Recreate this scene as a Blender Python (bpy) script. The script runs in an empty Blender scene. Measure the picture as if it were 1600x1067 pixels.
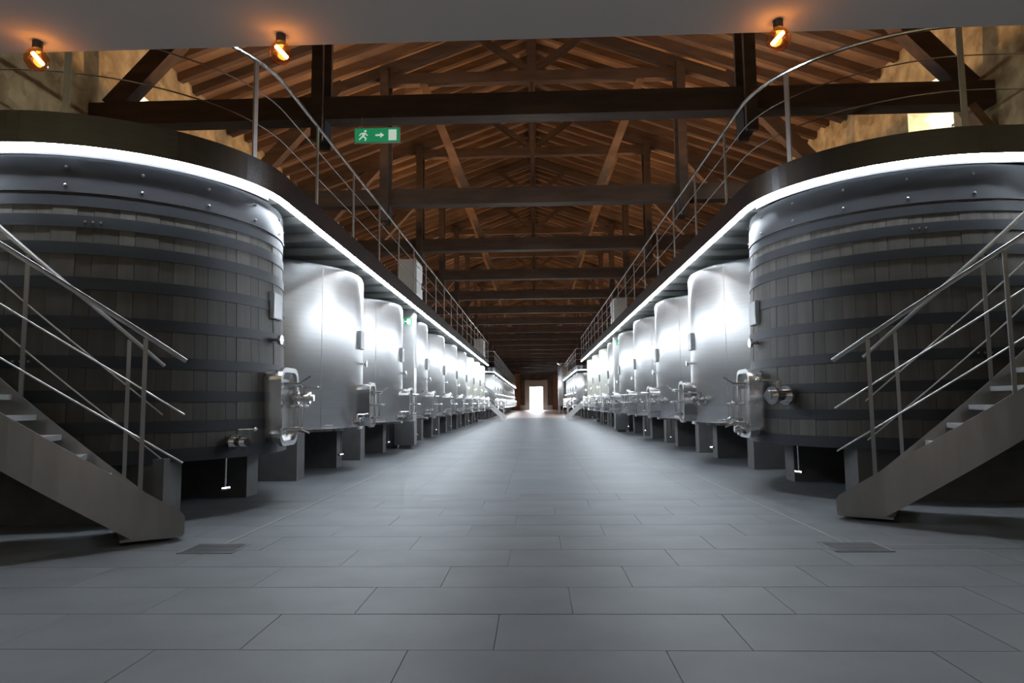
import bpy, bmesh, math, random
from mathutils import Vector, Matrix
random.seed(7)
PI = math.pi
scene = bpy.context.scene
COL = scene.collection

# ------------------------------------------------------------------ camera
CAM_H = 1.2
F_PX, CX, CY = 1067.0, 800.0, 533.5
vp = Vector(((837 - CX) / F_PX, (630 - CY) / F_PX, 1.0)).normalized()      # hall axis seen by the camera (x right, y down, z forward)
roll = 0.013
up = Vector((-math.sin(roll), -math.cos(roll), 0.0)); up = (up - vp * up.dot(vp)).normalized()
right = vp.cross(up)
if right.x < 0: right = -right
# rows: world X, Y, Z in camera (x right, y down, z fwd); Blender camera: x right, y up, -z fwd
Rw = Matrix((right, vp, up))
Mcam = Matrix(((Rw[0][0], -Rw[0][1], -Rw[0][2]), (Rw[1][0], -Rw[1][1], -Rw[1][2]), (Rw[2][0], -Rw[2][1], -Rw[2][2])))
cd = bpy.data.cameras.new('camera'); cam = bpy.data.objects.new('camera', cd); COL.objects.link(cam)
cd.sensor_width = 36.0; cd.lens = 36.0 * F_PX / 1600.0; cd.clip_end = 400
cam.matrix_world = Matrix.Translation((0, 0, CAM_H)) @ Mcam.to_4x4()
scene.camera = cam

# ------------------------------------------------------------------ world, exposure
world = bpy.data.worlds.new('sky'); scene.world = world; world.use_nodes = True
bg = world.node_tree.nodes['Background']; bg.inputs[0].default_value = (0.86, 0.93, 1.0, 1); bg.inputs[1].default_value = 26.0
scene.view_settings.view_transform = 'Standard'
try: scene.view_settings.look = 'None'
except Exception: pass
scene.view_settings.gamma = 1.0
scene.view_settings.use_curve_mapping = False
scene.view_settings.exposure = 1.1
LED_POWER = 122.0
WARM_W = 84.0
SOFFIT_FILL_W = 34.0  # power of the uplights added to brighten the soffit

# ------------------------------------------------------------------ materials
MATS = {}
def mat(name, col, rough=0.5, metal=0.0, spec=0.5, emit=None, estr=0.0, noise=None, bump=None, rand=0.0, coat=0.0):
    m = bpy.data.materials.new(name); m.use_nodes = True
    nt = m.node_tree; N = nt.nodes; L = nt.links
    b = N['Principled BSDF']
    b.inputs['Base Color'].default_value = (*col, 1); b.inputs['Roughness'].default_value = rough
    b.inputs['Metallic'].default_value = metal; b.inputs['Specular IOR Level'].default_value = spec
    if emit: b.inputs['Emission Color'].default_value = (*emit, 1); b.inputs['Emission Strength'].default_value = estr
    src = None
    if noise or rand:
        rgb = N.new('ShaderNodeRGB'); rgb.outputs[0].default_value = (*col, 1); src = rgb.outputs[0]
    tc = N.new('ShaderNodeTexCoord')
    def mapping(scale):
        mp = N.new('ShaderNodeMapping'); mp.inputs['Scale'].default_value = scale
        L.new(tc.outputs['Object'], mp.inputs['Vector']); return mp.outputs['Vector']
    if noise:
        scale, col2, amount, detail = noise
        nz = N.new('ShaderNodeTexNoise'); nz.inputs['Scale'].default_value = 1.0; nz.inputs['Detail'].default_value = detail
        L.new(mapping(scale), nz.inputs['Vector'])
        ramp = N.new('ShaderNodeMapRange'); ramp.inputs['From Min'].default_value = 0.35; ramp.inputs['From Max'].default_value = 0.65
        ramp.inputs['To Max'].default_value = amount
        L.new(nz.outputs['Fac'], ramp.inputs['Value'])
        mx = N.new('ShaderNodeMix'); mx.data_type = 'RGBA'; mx.inputs['B'].default_value = (*col2, 1)
        L.new(ramp.outputs['Result'], mx.inputs['Factor']); L.new(src, mx.inputs['A']); src = mx.outputs['Result']
    if rand:
        oi = N.new('ShaderNodeObjectInfo'); mr = N.new('ShaderNodeMapRange')
        mr.inputs['To Min'].default_value = 1 - rand; mr.inputs['To Max'].default_value = 1 + rand
        L.new(oi.outputs['Random'], mr.inputs['Value'])
        hs = N.new('ShaderNodeHueSaturation'); L.new(mr.outputs['Result'], hs.inputs['Value']); L.new(src, hs.inputs['Color']); src = hs.outputs['Color']
    if src is not None: L.new(src, b.inputs['Base Color'])
    if bump:
        scale, strength, dist = bump
        nz = N.new('ShaderNodeTexNoise'); nz.inputs['Scale'].default_value = 1.0; nz.inputs['Detail'].default_value = 5
        L.new(mapping(scale), nz.inputs['Vector'])
        bp = N.new('ShaderNodeBump'); bp.inputs['Strength'].default_value = strength; bp.inputs['Distance'].default_value = dist
        L.new(nz.outputs['Fac'], bp.inputs['Height']); L.new(bp.outputs['Normal'], b.inputs['Normal'])
    if coat: b.inputs['Coat Weight'].default_value = coat
    MATS[name] = m
    return m

mat('steel', (0.56, 0.56, 0.555), 0.36, 1.0, noise=((1.2, 1.2, 30), (0.48, 0.48, 0.48), 0.5, 3), bump=((3, 3, 220), 0.05, 0.002))
mat('steel_dark', (0.34, 0.345, 0.35), 0.38, 1.0, noise=((2, 2, 2), (0.28, 0.28, 0.29), 0.6, 3))
mat('steel_fascia', (0.15, 0.155, 0.165), 0.25, 1.0, noise=((4, 4, 40), (0.12, 0.124, 0.13), 0.5, 3))
mat('steel_stair', (0.42, 0.41, 0.395), 0.36, 1.0, noise=((6, 6, 1.5), (0.34, 0.33, 0.315), 0.6, 3))
mat('steel_tread', (0.34, 0.35, 0.35), 0.5, 0.2)
mat('chrome', (0.80, 0.80, 0.80), 0.14, 1.0)
mat('cream_tank', (0.70, 0.69, 0.60), 0.38, 0.0)
mat('plate', (0.20, 0.20, 0.20), 0.5, 0.3)
mat('stave_wood', (0.080, 0.073, 0.063), 0.55, 0.0, noise=((9, 9, 0.9), (0.040, 0.037, 0.033), 0.75, 6), bump=((25, 25, 2), 0.25, 0.004), rand=0.35)
mat('hoop_steel', (0.022, 0.025, 0.031), 0.5, 0.35, noise=((3, 3, 3), (0.015, 0.018, 0.023), 0.6, 4))
mat('head_steel', (0.050, 0.053, 0.060), 0.45, 0.6, noise=((1.5, 1.5, 6), (0.04, 0.04, 0.045), 0.6, 4))
mat('concrete', (0.12, 0.12, 0.12), 0.8, noise=((4, 4, 4), (0.09, 0.09, 0.088), 0.8, 5), bump=((30, 30, 30), 0.15, 0.004))
mat('tile', (0.135, 0.142, 0.153), 0.54, spec=0.42, noise=((1.6, 1.6, 1.6), (0.100, 0.107, 0.118), 0.8, 7), bump=((60, 60, 60), 0.08, 0.002), rand=0.05)
mat('grout', (0.085, 0.087, 0.09), 0.8)
mat('plaster_grey', (0.72, 0.695, 0.67), 0.9, bump=((40, 40, 40), 0.05, 0.002))
mat('timber_dark', (0.085, 0.048, 0.027), 0.75, noise=((1.2, 6, 6), (0.045, 0.025, 0.015), 0.8, 6), bump=((3, 14, 14), 0.35, 0.02))
mat('rafter_wood', (0.13, 0.072, 0.038), 0.8, noise=((1, 5, 5), (0.075, 0.04, 0.022), 0.8, 5), rand=0.35)
mat('roof_board', (0.34, 0.195, 0.105), 0.85, noise=((0.9, 1.6, 1.2), (0.20, 0.105, 0.055), 0.9, 6))
mat('strut_wood', (0.26, 0.15, 0.078), 0.8, noise=((1, 5, 5), (0.16, 0.085, 0.042), 0.8, 5))
mat('brick_pier', (0.34, 0.15, 0.08), 0.85, noise=((3, 3, 8), (0.22, 0.10, 0.06), 0.8, 4))
mat('end_wall', (0.13, 0.10, 0.08), 0.9, noise=((1, 1, 1), (0.07, 0.055, 0.05), 0.8, 4))
mat('pale_stone', (0.42, 0.40, 0.37), 0.85)
mat('cabinet_grey', (0.50, 0.49, 0.44), 0.55)
mat('white_panel', (0.75, 0.75, 0.73), 0.5)
mat('led', (0.9, 0.95, 1.0), 0.5, emit=(0.82, 0.91, 1.0), estr=LED_POWER)
mat('reflection_glow', (1.0, 0.6, 0.25), 0.4, emit=(1.0, 0.52, 0.18), estr=14.0)  # glow of the bulbs that stand in for lamp reflections
mat('exit_green', (0.02, 0.30, 0.12), 0.5, emit=(0.03, 0.42, 0.17), estr=0.18)
mat('exit_white', (0.85, 0.9, 0.86), 0.5, emit=(0.8, 1.0, 0.86), estr=0.22)
mat('black_metal', (0.03, 0.03, 0.032), 0.5, 0.4)
mat('lamp_glow', (1.0, 0.8, 0.5), 0.5, emit=(1.0, 0.66, 0.34), estr=25.0)
mat('room_fill_glow', (1, 1, 1), 0.5, emit=(1.0, 0.93, 0.84), estr=15.0)  # glow for an added room fill light, unused
mat('deck_under', (0.16, 0.165, 0.165), 0.6)
mat('joist_paint', (0.34, 0.34, 0.32), 0.6)

def stone_material():
    m = bpy.data.materials.new('stone'); m.use_nodes = True; nt = m.node_tree; N = nt.nodes; L = nt.links
    b = N['Principled BSDF']; b.inputs['Roughness'].default_value = 0.92
    tc = N.new('ShaderNodeTexCoord')
    nz = N.new('ShaderNodeTexNoise'); nz.inputs['Scale'].default_value = 2.2; nz.inputs['Detail'].default_value = 8
    L.new(tc.outputs['Object'], nz.inputs['Vector'])
    vo = N.new('ShaderNodeTexVoronoi'); vo.inputs['Scale'].default_value = 4.5; vo.feature = 'SMOOTH_F1'
    L.new(tc.outputs['Object'], vo.inputs['Vector'])
    cr = N.new('ShaderNodeValToRGB'); e = cr.color_ramp.elements
    e[0].position = 0.33; e[0].color = (0.27, 0.185, 0.085, 1); e[1].position = 0.68; e[1].color = (0.62, 0.47, 0.25, 1)
    sp = N.new('ShaderNodeSeparateColor'); vc = N.new('ShaderNodeTexVoronoi'); vc.inputs['Scale'].default_value = 4.5; L.new(tc.outputs['Object'], vc.inputs['Vector']); L.new(vc.outputs['Color'], sp.inputs[0])
    mm = N.new('ShaderNodeMix'); mm.inputs[0].default_value = 0.14; L.new(nz.outputs['Fac'], mm.inputs[2]); L.new(sp.outputs[0], mm.inputs[3])
    L.new(mm.outputs[0], cr.inputs['Fac']); L.new(cr.outputs['Color'], b.inputs['Base Color'])
    ad = N.new('ShaderNodeMath'); ad.operation = 'ADD'; L.new(vo.outputs['Distance'], ad.inputs[0]); L.new(nz.outputs['Fac'], ad.inputs[1])
    bp = N.new('ShaderNodeBump'); bp.inputs['Strength'].default_value = 0.7; bp.inputs['Distance'].default_value = 0.05
    L.new(ad.outputs[0], bp.inputs['Height']); L.new(bp.outputs['Normal'], b.inputs['Normal'])
    MATS['stone'] = m
stone_material()

def far_floor_material():
    m = bpy.data.materials.new('tile_far'); m.use_nodes = True; nt = m.node_tree; N = nt.nodes; L = nt.links
    b = N['Principled BSDF']; b.inputs['Roughness'].default_value = 0.52; b.inputs['Specular IOR Level'].default_value = 0.45
    tc = N.new('ShaderNodeTexCoord')
    br = N.new('ShaderNodeTexBrick'); br.offset = 0.333; br.offset_frequency = 1; br.inputs['Scale'].default_value = 1.0
    br.inputs['Brick Width'].default_value = 1.26; br.inputs['Row Height'].default_value = 0.575; br.inputs['Mortar Size'].default_value = 0.004
    br.inputs['Color1'].default_value = (0.135, 0.143, 0.156, 1); br.inputs['Color2'].default_value = (0.115, 0.122, 0.134, 1); br.inputs['Mortar'].default_value = (0.05, 0.05, 0.052, 1)
    L.new(tc.outputs['Object'], br.inputs['Vector'])
    nz = N.new('ShaderNodeTexNoise'); nz.inputs['Scale'].default_value = 1.1; nz.inputs['Detail'].default_value = 6; L.new(tc.outputs['Object'], nz.inputs['Vector'])
    mr = N.new('ShaderNodeMapRange'); mr.inputs['From Min'].default_value = .3; mr.inputs['From Max'].default_value = .7; mr.inputs['To Min'].default_value = .82; mr.inputs['To Max'].default_value = 1.08
    L.new(nz.outputs['Fac'], mr.inputs['Value'])
    hs = N.new('ShaderNodeHueSaturation'); L.new(mr.outputs['Result'], hs.inputs['Value']); L.new(br.outputs['Color'], hs.inputs['Color'])
    L.new(hs.outputs['Color'], b.inputs['Base Color'])
    MATS['tile_far'] = m
far_floor_material()
mat('floor_terracotta', (0.30, 0.20, 0.16), 0.45, spec=0.4, noise=((2, 2, 2), (0.22, 0.15, 0.12), 0.7, 5))
mat('window_glass', (0.9, 0.95, 0.95), 0.05)
def glass_material():
    m = MATS['window_glass']; nt = m.node_tree; N = nt.nodes; L = nt.links
    out = [n for n in N if n.type == 'OUTPUT_MATERIAL'][0]
    tr = N.new('ShaderNodeBsdfTransparent'); gl = N.new('ShaderNodeBsdfGlossy'); gl.inputs['Roughness'].default_value = 0.03
    mx = N.new('ShaderNodeMixShader'); mx.inputs[0].default_value = 0.08
    L.new(tr.outputs[0], mx.inputs[1]); L.new(gl.outputs[0], mx.inputs[2]); L.new(mx.outputs[0], out.inputs['Surface'])
glass_material()

# ------------------------------------------------------------------ mesh helpers
class MB:
    def __init__(s, M=None): s.v = []; s.f = []; s.M = M; s.smooth = []
    def pts(s, P):
        i = len(s.v)
        for p in P:
            p = Vector(p); s.v.append(tuple(s.M @ p) if s.M else tuple(p))
        return i
    def face(s, idx, sm=False): s.f.append(tuple(idx)); s.smooth.append(sm)
    def hexa(s, P):
        i = s.pts(P)
        for q in ((0, 3, 2, 1), (4, 5, 6, 7), (0, 1, 5, 4), (1, 2, 6, 5), (2, 3, 7, 6), (3, 0, 4, 7)): s.face([i + k for k in q])
        return s
    def box(s, x0, x1, y0, y1, z0, z1):
        return s.hexa([(x0, y0, z0), (x1, y0, z0), (x1, y1, z0), (x0, y1, z0), (x0, y0, z1), (x1, y0, z1), (x1, y1, z1), (x0, y1, z1)])
    def beam(s, p, q, w, h, upv=(0, 0, 1)):
        p, q = Vector(p), Vector(q); d = (q - p).normalized(); u = Vector(upv)
        sd = d.cross(u)
        if sd.length < 1e-4: sd = d.cross(Vector((0, 1, 0)))
        sd.normalize(); u = sd.cross(d).normalized(); a, b = sd * w / 2, u * h / 2
        return s.hexa([p - a - b, p + a - b, q + a - b, q - a - b, p - a + b, p + a + b, q + a + b, q - a + b])
    def rings(s, R, closed=True, cap=True, sm=True, loop=False):
        n = len(R[0]); idx = [s.pts(r) for r in R]
        m = len(R)
        for k in range(m if loop else m - 1):
            a, b = idx[k], idx[(k + 1) % m]
            for j in range(n if closed else n - 1):
                j2 = (j + 1) % n; s.face((a + j, a + j2, b + j2, b + j), sm)
        if cap and closed and not loop:
            s.face([idx[0] + j for j in reversed(range(n))]); s.face([idx[-1] + j for j in range(n)])
        return s
    def tube(s, path, r, n=8, cap=True):
        P = [Vector(p) for p in path]; R = []
        ref = None
        for k, p in enumerate(P):
            d = (P[min(k + 1, len(P) - 1)] - P[max(k - 1, 0)]).normalized()
            if ref is None:
                ref = Vector((0, 0, 1)) if abs(d.z) < 0.9 else Vector((1, 0, 0))
            a = (ref - d * ref.dot(d)).normalized(); b = d.cross(a); ref = a
            rr = r[k] if isinstance(r, (list, tuple)) else r
            R.append([p + a * rr * math.cos(2 * PI * j / n) + b * rr * math.sin(2 * PI * j / n) for j in range(n)])
        return s.rings(R, cap=cap)
    def lathe(s, prof, n=48, cap=True, c=(0, 0), a0=0.0, a1=2 * PI):
        full = abs(a1 - a0 - 2 * PI) < 1e-6
        R = [[(c[0] + r * math.cos(a0 + (a1 - a0) * j / n), c[1] + r * math.sin(a0 + (a1 - a0) * j / n), z) for j in range(n if full else n + 1)] for r, z in prof]
        return s.rings(R, closed=full, cap=cap and full)
    def sphere(s, c, r, n=10, m=6):
        c = Vector(c); return s.rings([[c + Vector((r * math.sin(PI * k / m) * math.cos(2 * PI * j / n), r * math.sin(PI * k / m) * math.sin(2 * PI * j / n), -r * math.cos(PI * k / m))) for j in range(n)] for k in [0.15] + list(range(1, m)) + [m - 0.15]])
    def ribbon(s, path, z0, z1, off0, off1):
        """band along a plan path (list of (x, y, nx, ny)); section from off0..off1 along n, z0..z1"""
        R = []
        for x, y, nx, ny in path:
            R.append([(x + nx * off0, y + ny * off0, z0), (x + nx * off1, y + ny * off1, z0), (x + nx * off1, y + ny * off1, z1), (x + nx * off0, y + ny * off0, z1)])
        return s.rings(R, sm=False)
    def mesh(s, name, m):
        me = bpy.data.meshes.new(name); me.from_pydata(s.v, [], s.f)
        me.polygons.foreach_set('use_smooth', s.smooth)
        bm = bmesh.new(); bm.from_mesh(me); bmesh.ops.recalc_face_normals(bm, faces=bm.faces); bm.to_mesh(me); bm.free()
        if m: me.materials.append(MATS[m])
        if any(s.smooth):
            try: me.set_sharp_from_angle(angle=math.radians(40))
            except Exception: pass
        return me
    def build(s, name, m, parent=None):
        return link(name, s.mesh(name, m), parent)
def link(name, me, parent=None, loc=None, rotz=None):
    o = bpy.data.objects.new(name, me); COL.objects.link(o)
    if parent: o.parent = parent
    if loc is not None: o.location = loc
    if rotz is not None: o.rotation_euler = (0, 0, rotz)
    return o
def tag(o, label=None, cat=None, group=None, kind=None):
    if label: o['label'] = label
    if cat: o['category'] = cat
    if group: o['group'] = group
    if kind: o['kind'] = kind
    return o
def thing(name, label, cat, loc=(0, 0, 0), group=None):
    o = bpy.data.objects.new(name, None); COL.objects.link(o); o.location = loc; o.empty_display_size = 0.2
    return tag(o, label, cat, group)
def copy_tree(o, parent=None):
    c = o.copy(); COL.objects.link(c); c.parent = parent
    for ch in o.children: copy_tree(ch, c)
    return c
ORD = ['first', 'second', 'third', 'fourth', 'fifth', 'sixth', 'seventh', 'eighth', 'ninth', 'tenth', 'eleventh', 'twelfth', 'thirteenth', 'fourteenth', 'fifteenth', 'sixteenth', 'seventeenth', 'eighteenth', 'nineteenth', 'twentieth', 'twenty-first', 'twenty-second', 'twenty-third']

# ------------------------------------------------------------------ layout
WX = 8.1                      # side walls
YEND = 122.0                  # end wall
EAVE, SLOPE = 8.8, 0.36
RIDGE = EAVE + WX * SLOPE
YF = 2.52                     # end of the low grey soffit
SOFFIT = 2.6
VAT = {-1: (-5.35, 8.55), 1: (5.25, 9.95)}
ZLED = {-1: 3.82, 1: 3.98}
RLED = {-1: 2.15, 1: 2.18}
TANK0 = {-1: (12.8, 4.0, 9), 1: (14.05, 4.06, 8)}
TANKX = {-1: -5.29, 1: 5.19}
TR = 1.97
TRUSS0, TRUSSP = 11.94, 5.37

# ------------------------------------------------------------------ floor
TW, TD, GAP = 1.26, 0.575, 0.003
GUT = {-1: -2.73, 1: 2.6}
Y0 = 3.455 - 2 * TD
NROW = 12
YFAR = Y0 + NROW * TD
fl = MB()
fl.box(-WX, WX, -3.0, YFAR, -0.12, -0.006)
floor = tag(fl.build('floor', 'grout'), 'dark grey rectangular stone tile floor', None, None, 'structure')
g = MB(); g.box(-WX, WX, YFAR + 0.002, 57.0, -0.12, 0.0)
o = g.build('far_tiles', 'tile_far', floor)
g = MB(); g.box(-WX, WX, 57.0, YEND + 6, -0.12, 0.0)
g.build('terracotta_paving', 'floor_terracotta', floor)
g = MB(); g.box(-WX, WX, -3.0, Y0 - 0.002, -0.12, 0.0)
g.build('viewing_room_floor', 'tile', floor)
tile_cache = {}
def tile_at(x0, x1, y0, y1):
    w, d = round(x1 - x0, 3), round(y1 - y0, 3)
    if w < 0.03 or d < 0.03: return
    if (w, d) not in tile_cache:
        m = MB(); a, b = w / 2 - GAP / 2, d / 2 - GAP / 2; e = 0.002
        m.rings([[(-a, -b, -0.03), (a, -b, -0.03), (a, b, -0.03), (-a, b, -0.03)], [(-a, -b, -e), (a, -b, -e), (a, b, -e), (-a, b, -e)],
                 [(-a + e, -b + e, 0), (a - e, -b + e, 0), (a - e, b - e, 0), (-a + e, b - e, 0)]], sm=False)
        tile_cache[(w, d)] = m.mesh('tile', 'tile')
    link('tile', tile_cache[(w, d)], floor, ((x0 + x1) / 2, (y0 + y1) / 2, random.uniform(-0.0006, 0.0006)))
for r in range(NROW):
    y0 = Y0 + r * TD; y1 = y0 + TD
    start = -0.643 + 0.42 * (r - 1)            # joint offset moves a third of a tile each row
    start -= math.ceil((start + WX) / TW) * TW
    x = start
    while x < WX:
        a, b = max(x, -WX), min(x + TW, WX)
        cuts = [a, b]
        if y1 > 5.9:
            for gx in GUT.values():
                if a < gx < b: cuts += [gx - 0.02, gx + 0.02]
        cuts.sort()
        if len(cuts) == 2: tile_at(a, b, y0, y1)
        else: tile_at(cuts[0], cuts[1], y0, y1); tile_at(cuts[2], cuts[3], y0, y1)
        x += TW
# slot drains and their grates
for s in (-1, 1):
    gx = GUT[s]
    d = thing('slot_drain', 'thin slot drain line along the floor before the %s tanks' % ('left' if s < 0 else 'right'), 'drain', (gx, 6.0, 0), 'floor drains')
    m = MB(); m.box(-0.005, 0.005, -0.05, 38, -0.01, 0.0012); m.build('slot', 'black_metal', d)
    m = MB(); m.box(-0.014, -0.005, -0.05, 38, -0.01, 0.003); m.build('edge_strip', 'joist_paint', d)
    m = MB(); m.box(0.005, 0.010, -0.05, 38, -0.01, 0.003); m.build('edge_strip', 'joist_paint', d)
    if s > 0:
        m = MB(); m.box(0.22, 4.5, -0.105, -0.095, -0.01, 0.002); m.build('side_slot', 'joist_paint', d)
    gr = thing('floor_grate', 'square slatted drain grate in the floor by the %s stair' % ('left' if s < 0 else 'right'), 'grate', (gx, 5.82, 0), 'floor drains')
    m = MB(); m.box(-0.23, 0.23, -0.19, 0.19, -0.006, 0.001); m.build('pan', 'black_metal', gr)
    m = MB()
    for a in ((-0.23, 0.23, -0.19, -0.175), (-0.23, 0.23, 0.175, 0.19), (-0.23, -0.215, -0.19, 0.19), (0.215, 0.23, -0.19, 0.19)): m.box(*a, 0.0, 0.006)
    m.build('rim', 'steel_dark', gr)
    bm_ = MB(); bm_.box(-0.215, 0.215, -0.008, 0.008, 0.001, 0.006); me = bm_.mesh('bar', 'steel_dark')
    for k in range(11): link('bar', me, gr, (0, -0.16 + k * 0.032, 0))

# ------------------------------------------------------------------ walls, roof, viewing room
def wall_with_arch(name, s, win):
    yc, w, z0, zt = win
    outer = [(0.0, -0.1), (YEND + 0.5, -0.1), (YEND + 0.5, EAVE + 0.3), (0.0, EAVE + 0.3)]
    n = 10; rise = 0.28
    def hole(k, sh):
        ww = w * k / 2; pts = [(yc + sh - ww, z0), (yc + sh + ww, z0)]
        for j in range(n + 1):
            a = PI * j / n; pts.append((yc + sh + ww * math.cos(a), zt - rise + rise * math.sin(a)))
        return pts
    bm = bmesh.new()
    def loop(P, x):
        vs = [bm.verts.new((s * x, p[0], p[1])) for p in P]
        return vs, [bm.edges.new((vs[k], vs[(k + 1) % len(vs)])) for k in range(len(vs))]
    ov, oe = loop(outer, WX); hv, he = loop(hole(1.0, 0), WX)
    bmesh.ops.triangle_fill(bm, edges=oe + he, use_beauty=True)
    iv, ie = loop(hole(0.62, -0.1), WX + 0.75)
    for k in range(len(hv)): bm.faces.new((hv[k], hv[(k + 1) % len(hv)], iv[(k + 1) % len(hv)], iv[k]))
    # outer skin
    ov2, oe2 = loop(outer, WX + 0.75)
    bmesh.ops.triangle_fill(bm, edges=oe2 + ie, use_beauty=True)
    for k in range(4): bm.faces.new((ov[k], ov[(k + 1) % 4], ov2[(k + 1) % 4], ov2[k]))
    bmesh.ops.recalc_face_normals(bm, faces=bm.faces)
    me = bpy.data.meshes.new(name); bm.to_mesh(me); bm.free(); me.materials.append(MATS['stone'])
    o = link(name, me); tag(o, 'rough ochre stone side wall with an arched window niche', None, None, 'structure')
    wn = bpy.data.objects.new('window_%d' % (1 if s < 0 else 2), None); COL.objects.link(wn); wn.location = (s * (WX + 0.7), yc - 0.1, z0)
    tag(wn, 'small arched window deep in the stone wall', None, None, 'structure')
    ww = w * 0.31; hh = zt - z0
    m = MB(); m.box(-0.01, 0.01, -ww, ww, 0, hh - 0.02); m.build('pane', 'window_glass', wn)
    m = MB(); m.box(-0.03, 0.03, -0.025, 0.025, 0, hh - 0.02); m.box(-0.03, 0.03, -ww, ww, hh * 0.45, hh * 0.45 + 0.05); m.build('window_frame', 'black_metal', wn)
wall_with_arch('wall_left', -1, (13.45, 1.35, 6.25, 7.66))
wall_with_arch('wall_right', 1, (13.75, 1.55, 6.25, 7.62))

# end wall with open doorway
m = MB(); DW = 1.12; DX = 0.12
m.box(-WX - .7, DX - DW - .45, YEND, YEND + 0.5, 0, RIDGE + 1); m.box(DX + DW + .45, WX + .7, YEND, YEND + 0.5, 0, RIDGE + 1); m.box(DX - DW - .45, DX + DW + .45, YEND, YEND + 0.5, 5.3, RIDGE + 1)
ew = tag(m.build('wall_end', 'end_wall'), 'dark end wall of the hall around the bright doorway', None, None, 'structure')
dr = bpy.data.objects.new('door_1', None); COL.objects.link(dr); dr.location = (DX, YEND, 0); tag(dr, 'open doorway flooded with daylight at the far end', None, None, 'structure')
m = MB(); m.box(-DW - .9, -DW, -0.1, 0.5, 0, 5.35); m.build('door_jamb', 'pale_stone', dr)
m = MB(); m.box(DW, DW + .9, -0.1, 0.5, 0, 5.35); m.build('door_jamb', 'pale_stone', dr)
m = MB(); m.box(-DW, DW, -0.1, 0.5, 4.1, 5.3); m.build('door_head', 'pale_stone', dr)
for sx in (-1, 1):
    m = MB(); m.box(-0.4, 0.4, -0.3, 0.3, 0, 0.85); o = m.build('stone_block', 'pale_stone'); o.location = (DX + sx * 2.45, YEND - 0.7, 0)
    tag(o, 'pale low stone block on the %s of the far doorway' % ('left' if sx < 0 else 'right'), 'block')
m = MB(); m.box(-0.55, 0.55, -0.35, 0.35, 0, 7.2); o = m.build('brick_pillar', 'brick_pier'); o.location = (-3.3, YEND - 0.4, 0); tag(o, 'reddish brick pillar against the end wall left of the doorway', 'pillar')
m = MB(); m.box(-0.45, 0.45, -0.35, 0.35, 0, 7.2); o = m.build('brick_pillar', 'brick_pier'); o.location = (3.6, YEND - 0.4, 0); tag(o, 'reddish brick pillar against the end wall right of the doorway', 'pillar')

# viewing room: soffit, gable above it, sides and back
m = MB(); m.box(-WX, WX, -3.0, YF, SOFFIT, SOFFIT + 0.25)
tag(m.build('ceiling', 'plaster_grey'), 'low grey plastered soffit across the top of the view', None, None, 'structure')
m = MB(); m.box(-WX - .7, WX + .7, YF - 0.5, YF - 0.1, SOFFIT + 0.25, RIDGE + 1); tag(m.build('wall_front', 'stone'), 'stone gable wall above the grey soffit', None, None, 'structure')
m = MB(); m.box(-WX - .7, WX + .7, -3.3, -3.0, -.1, 3.0); tag(m.build('wall_back', 'plaster_grey'), 'plain back wall behind the viewer', None, None, 'structure')
for s in (-1, 1):
    m = MB(); m.box(min(s * WX, s * (WX + .7)), max(s * WX, s * (WX + .7)), -3.0, 0.0, -.1, 3.0); tag(m.build('wall_%s_room' % ('left' if s < 0 else 'right'), 'plaster_grey'), 'side wall of the viewing room', None, None, 'structure')

# roof: boarding, common rafters
roof = bpy.data.objects.new('ceiling_roof', None); COL.objects.link(roof); tag(roof, 'pitched timber roof with close-set rafters over the hall', None, None, 'structure')
ang = math.atan(SLOPE); RL = (WX + 0.4) / math.cos(ang)
RP = 0.72
for s in (-1, 1):
    m = MB()
    m.hexa([(0, 1.6, RIDGE + .02), (0, YEND + 1, RIDGE + .02), (s * (WX + .8), YEND + 1, RIDGE - (WX + .8) * SLOPE + .02), (s * (WX + .8), 1.6, RIDGE - (WX + .8) * SLOPE + .02),
            (0, 1.6, RIDGE + .3), (0, YEND + 1, RIDGE + .3), (s * (WX + .8), YEND + 1, RIDGE - (WX + .8) * SLOPE + .3), (s * (WX + .8), 1.6, RIDGE - (WX + .8) * SLOPE + .3)])
    m.build('roof_boarding', 'roof_board', roof)
    m = MB(); m.beam((0, 0, RIDGE - 0.09), (s * (WX - .02), 0, RIDGE - 0.09 - (WX - .02) * SLOPE), 0.15, 0.2); me = m.mesh('rafter', 'rafter_wood')
    far = MB(); y = 4.0; k = 0
    while y < YEND - 0.3:
        if k < 100: link('rafter', me, roof, (0, y + random.uniform(-.05, .05), random.uniform(-.02, .02)))
        else: far.beam((0, y, RIDGE - 0.09), (s * (WX - .02), y, RIDGE - 0.09 - (WX - .02) * SLOPE), 0.15, 0.2)
        y += RP; k += 1
    tag(far.build('far_rafters', 'rafter_wood', roof), None, None, None, 'stuff')
m = MB(); m.box(-0.1, 0.1, 2.0, YEND, RIDGE - .38, RIDGE - .16); m.build('ridge_beam', 'timber_dark', roof)

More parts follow.
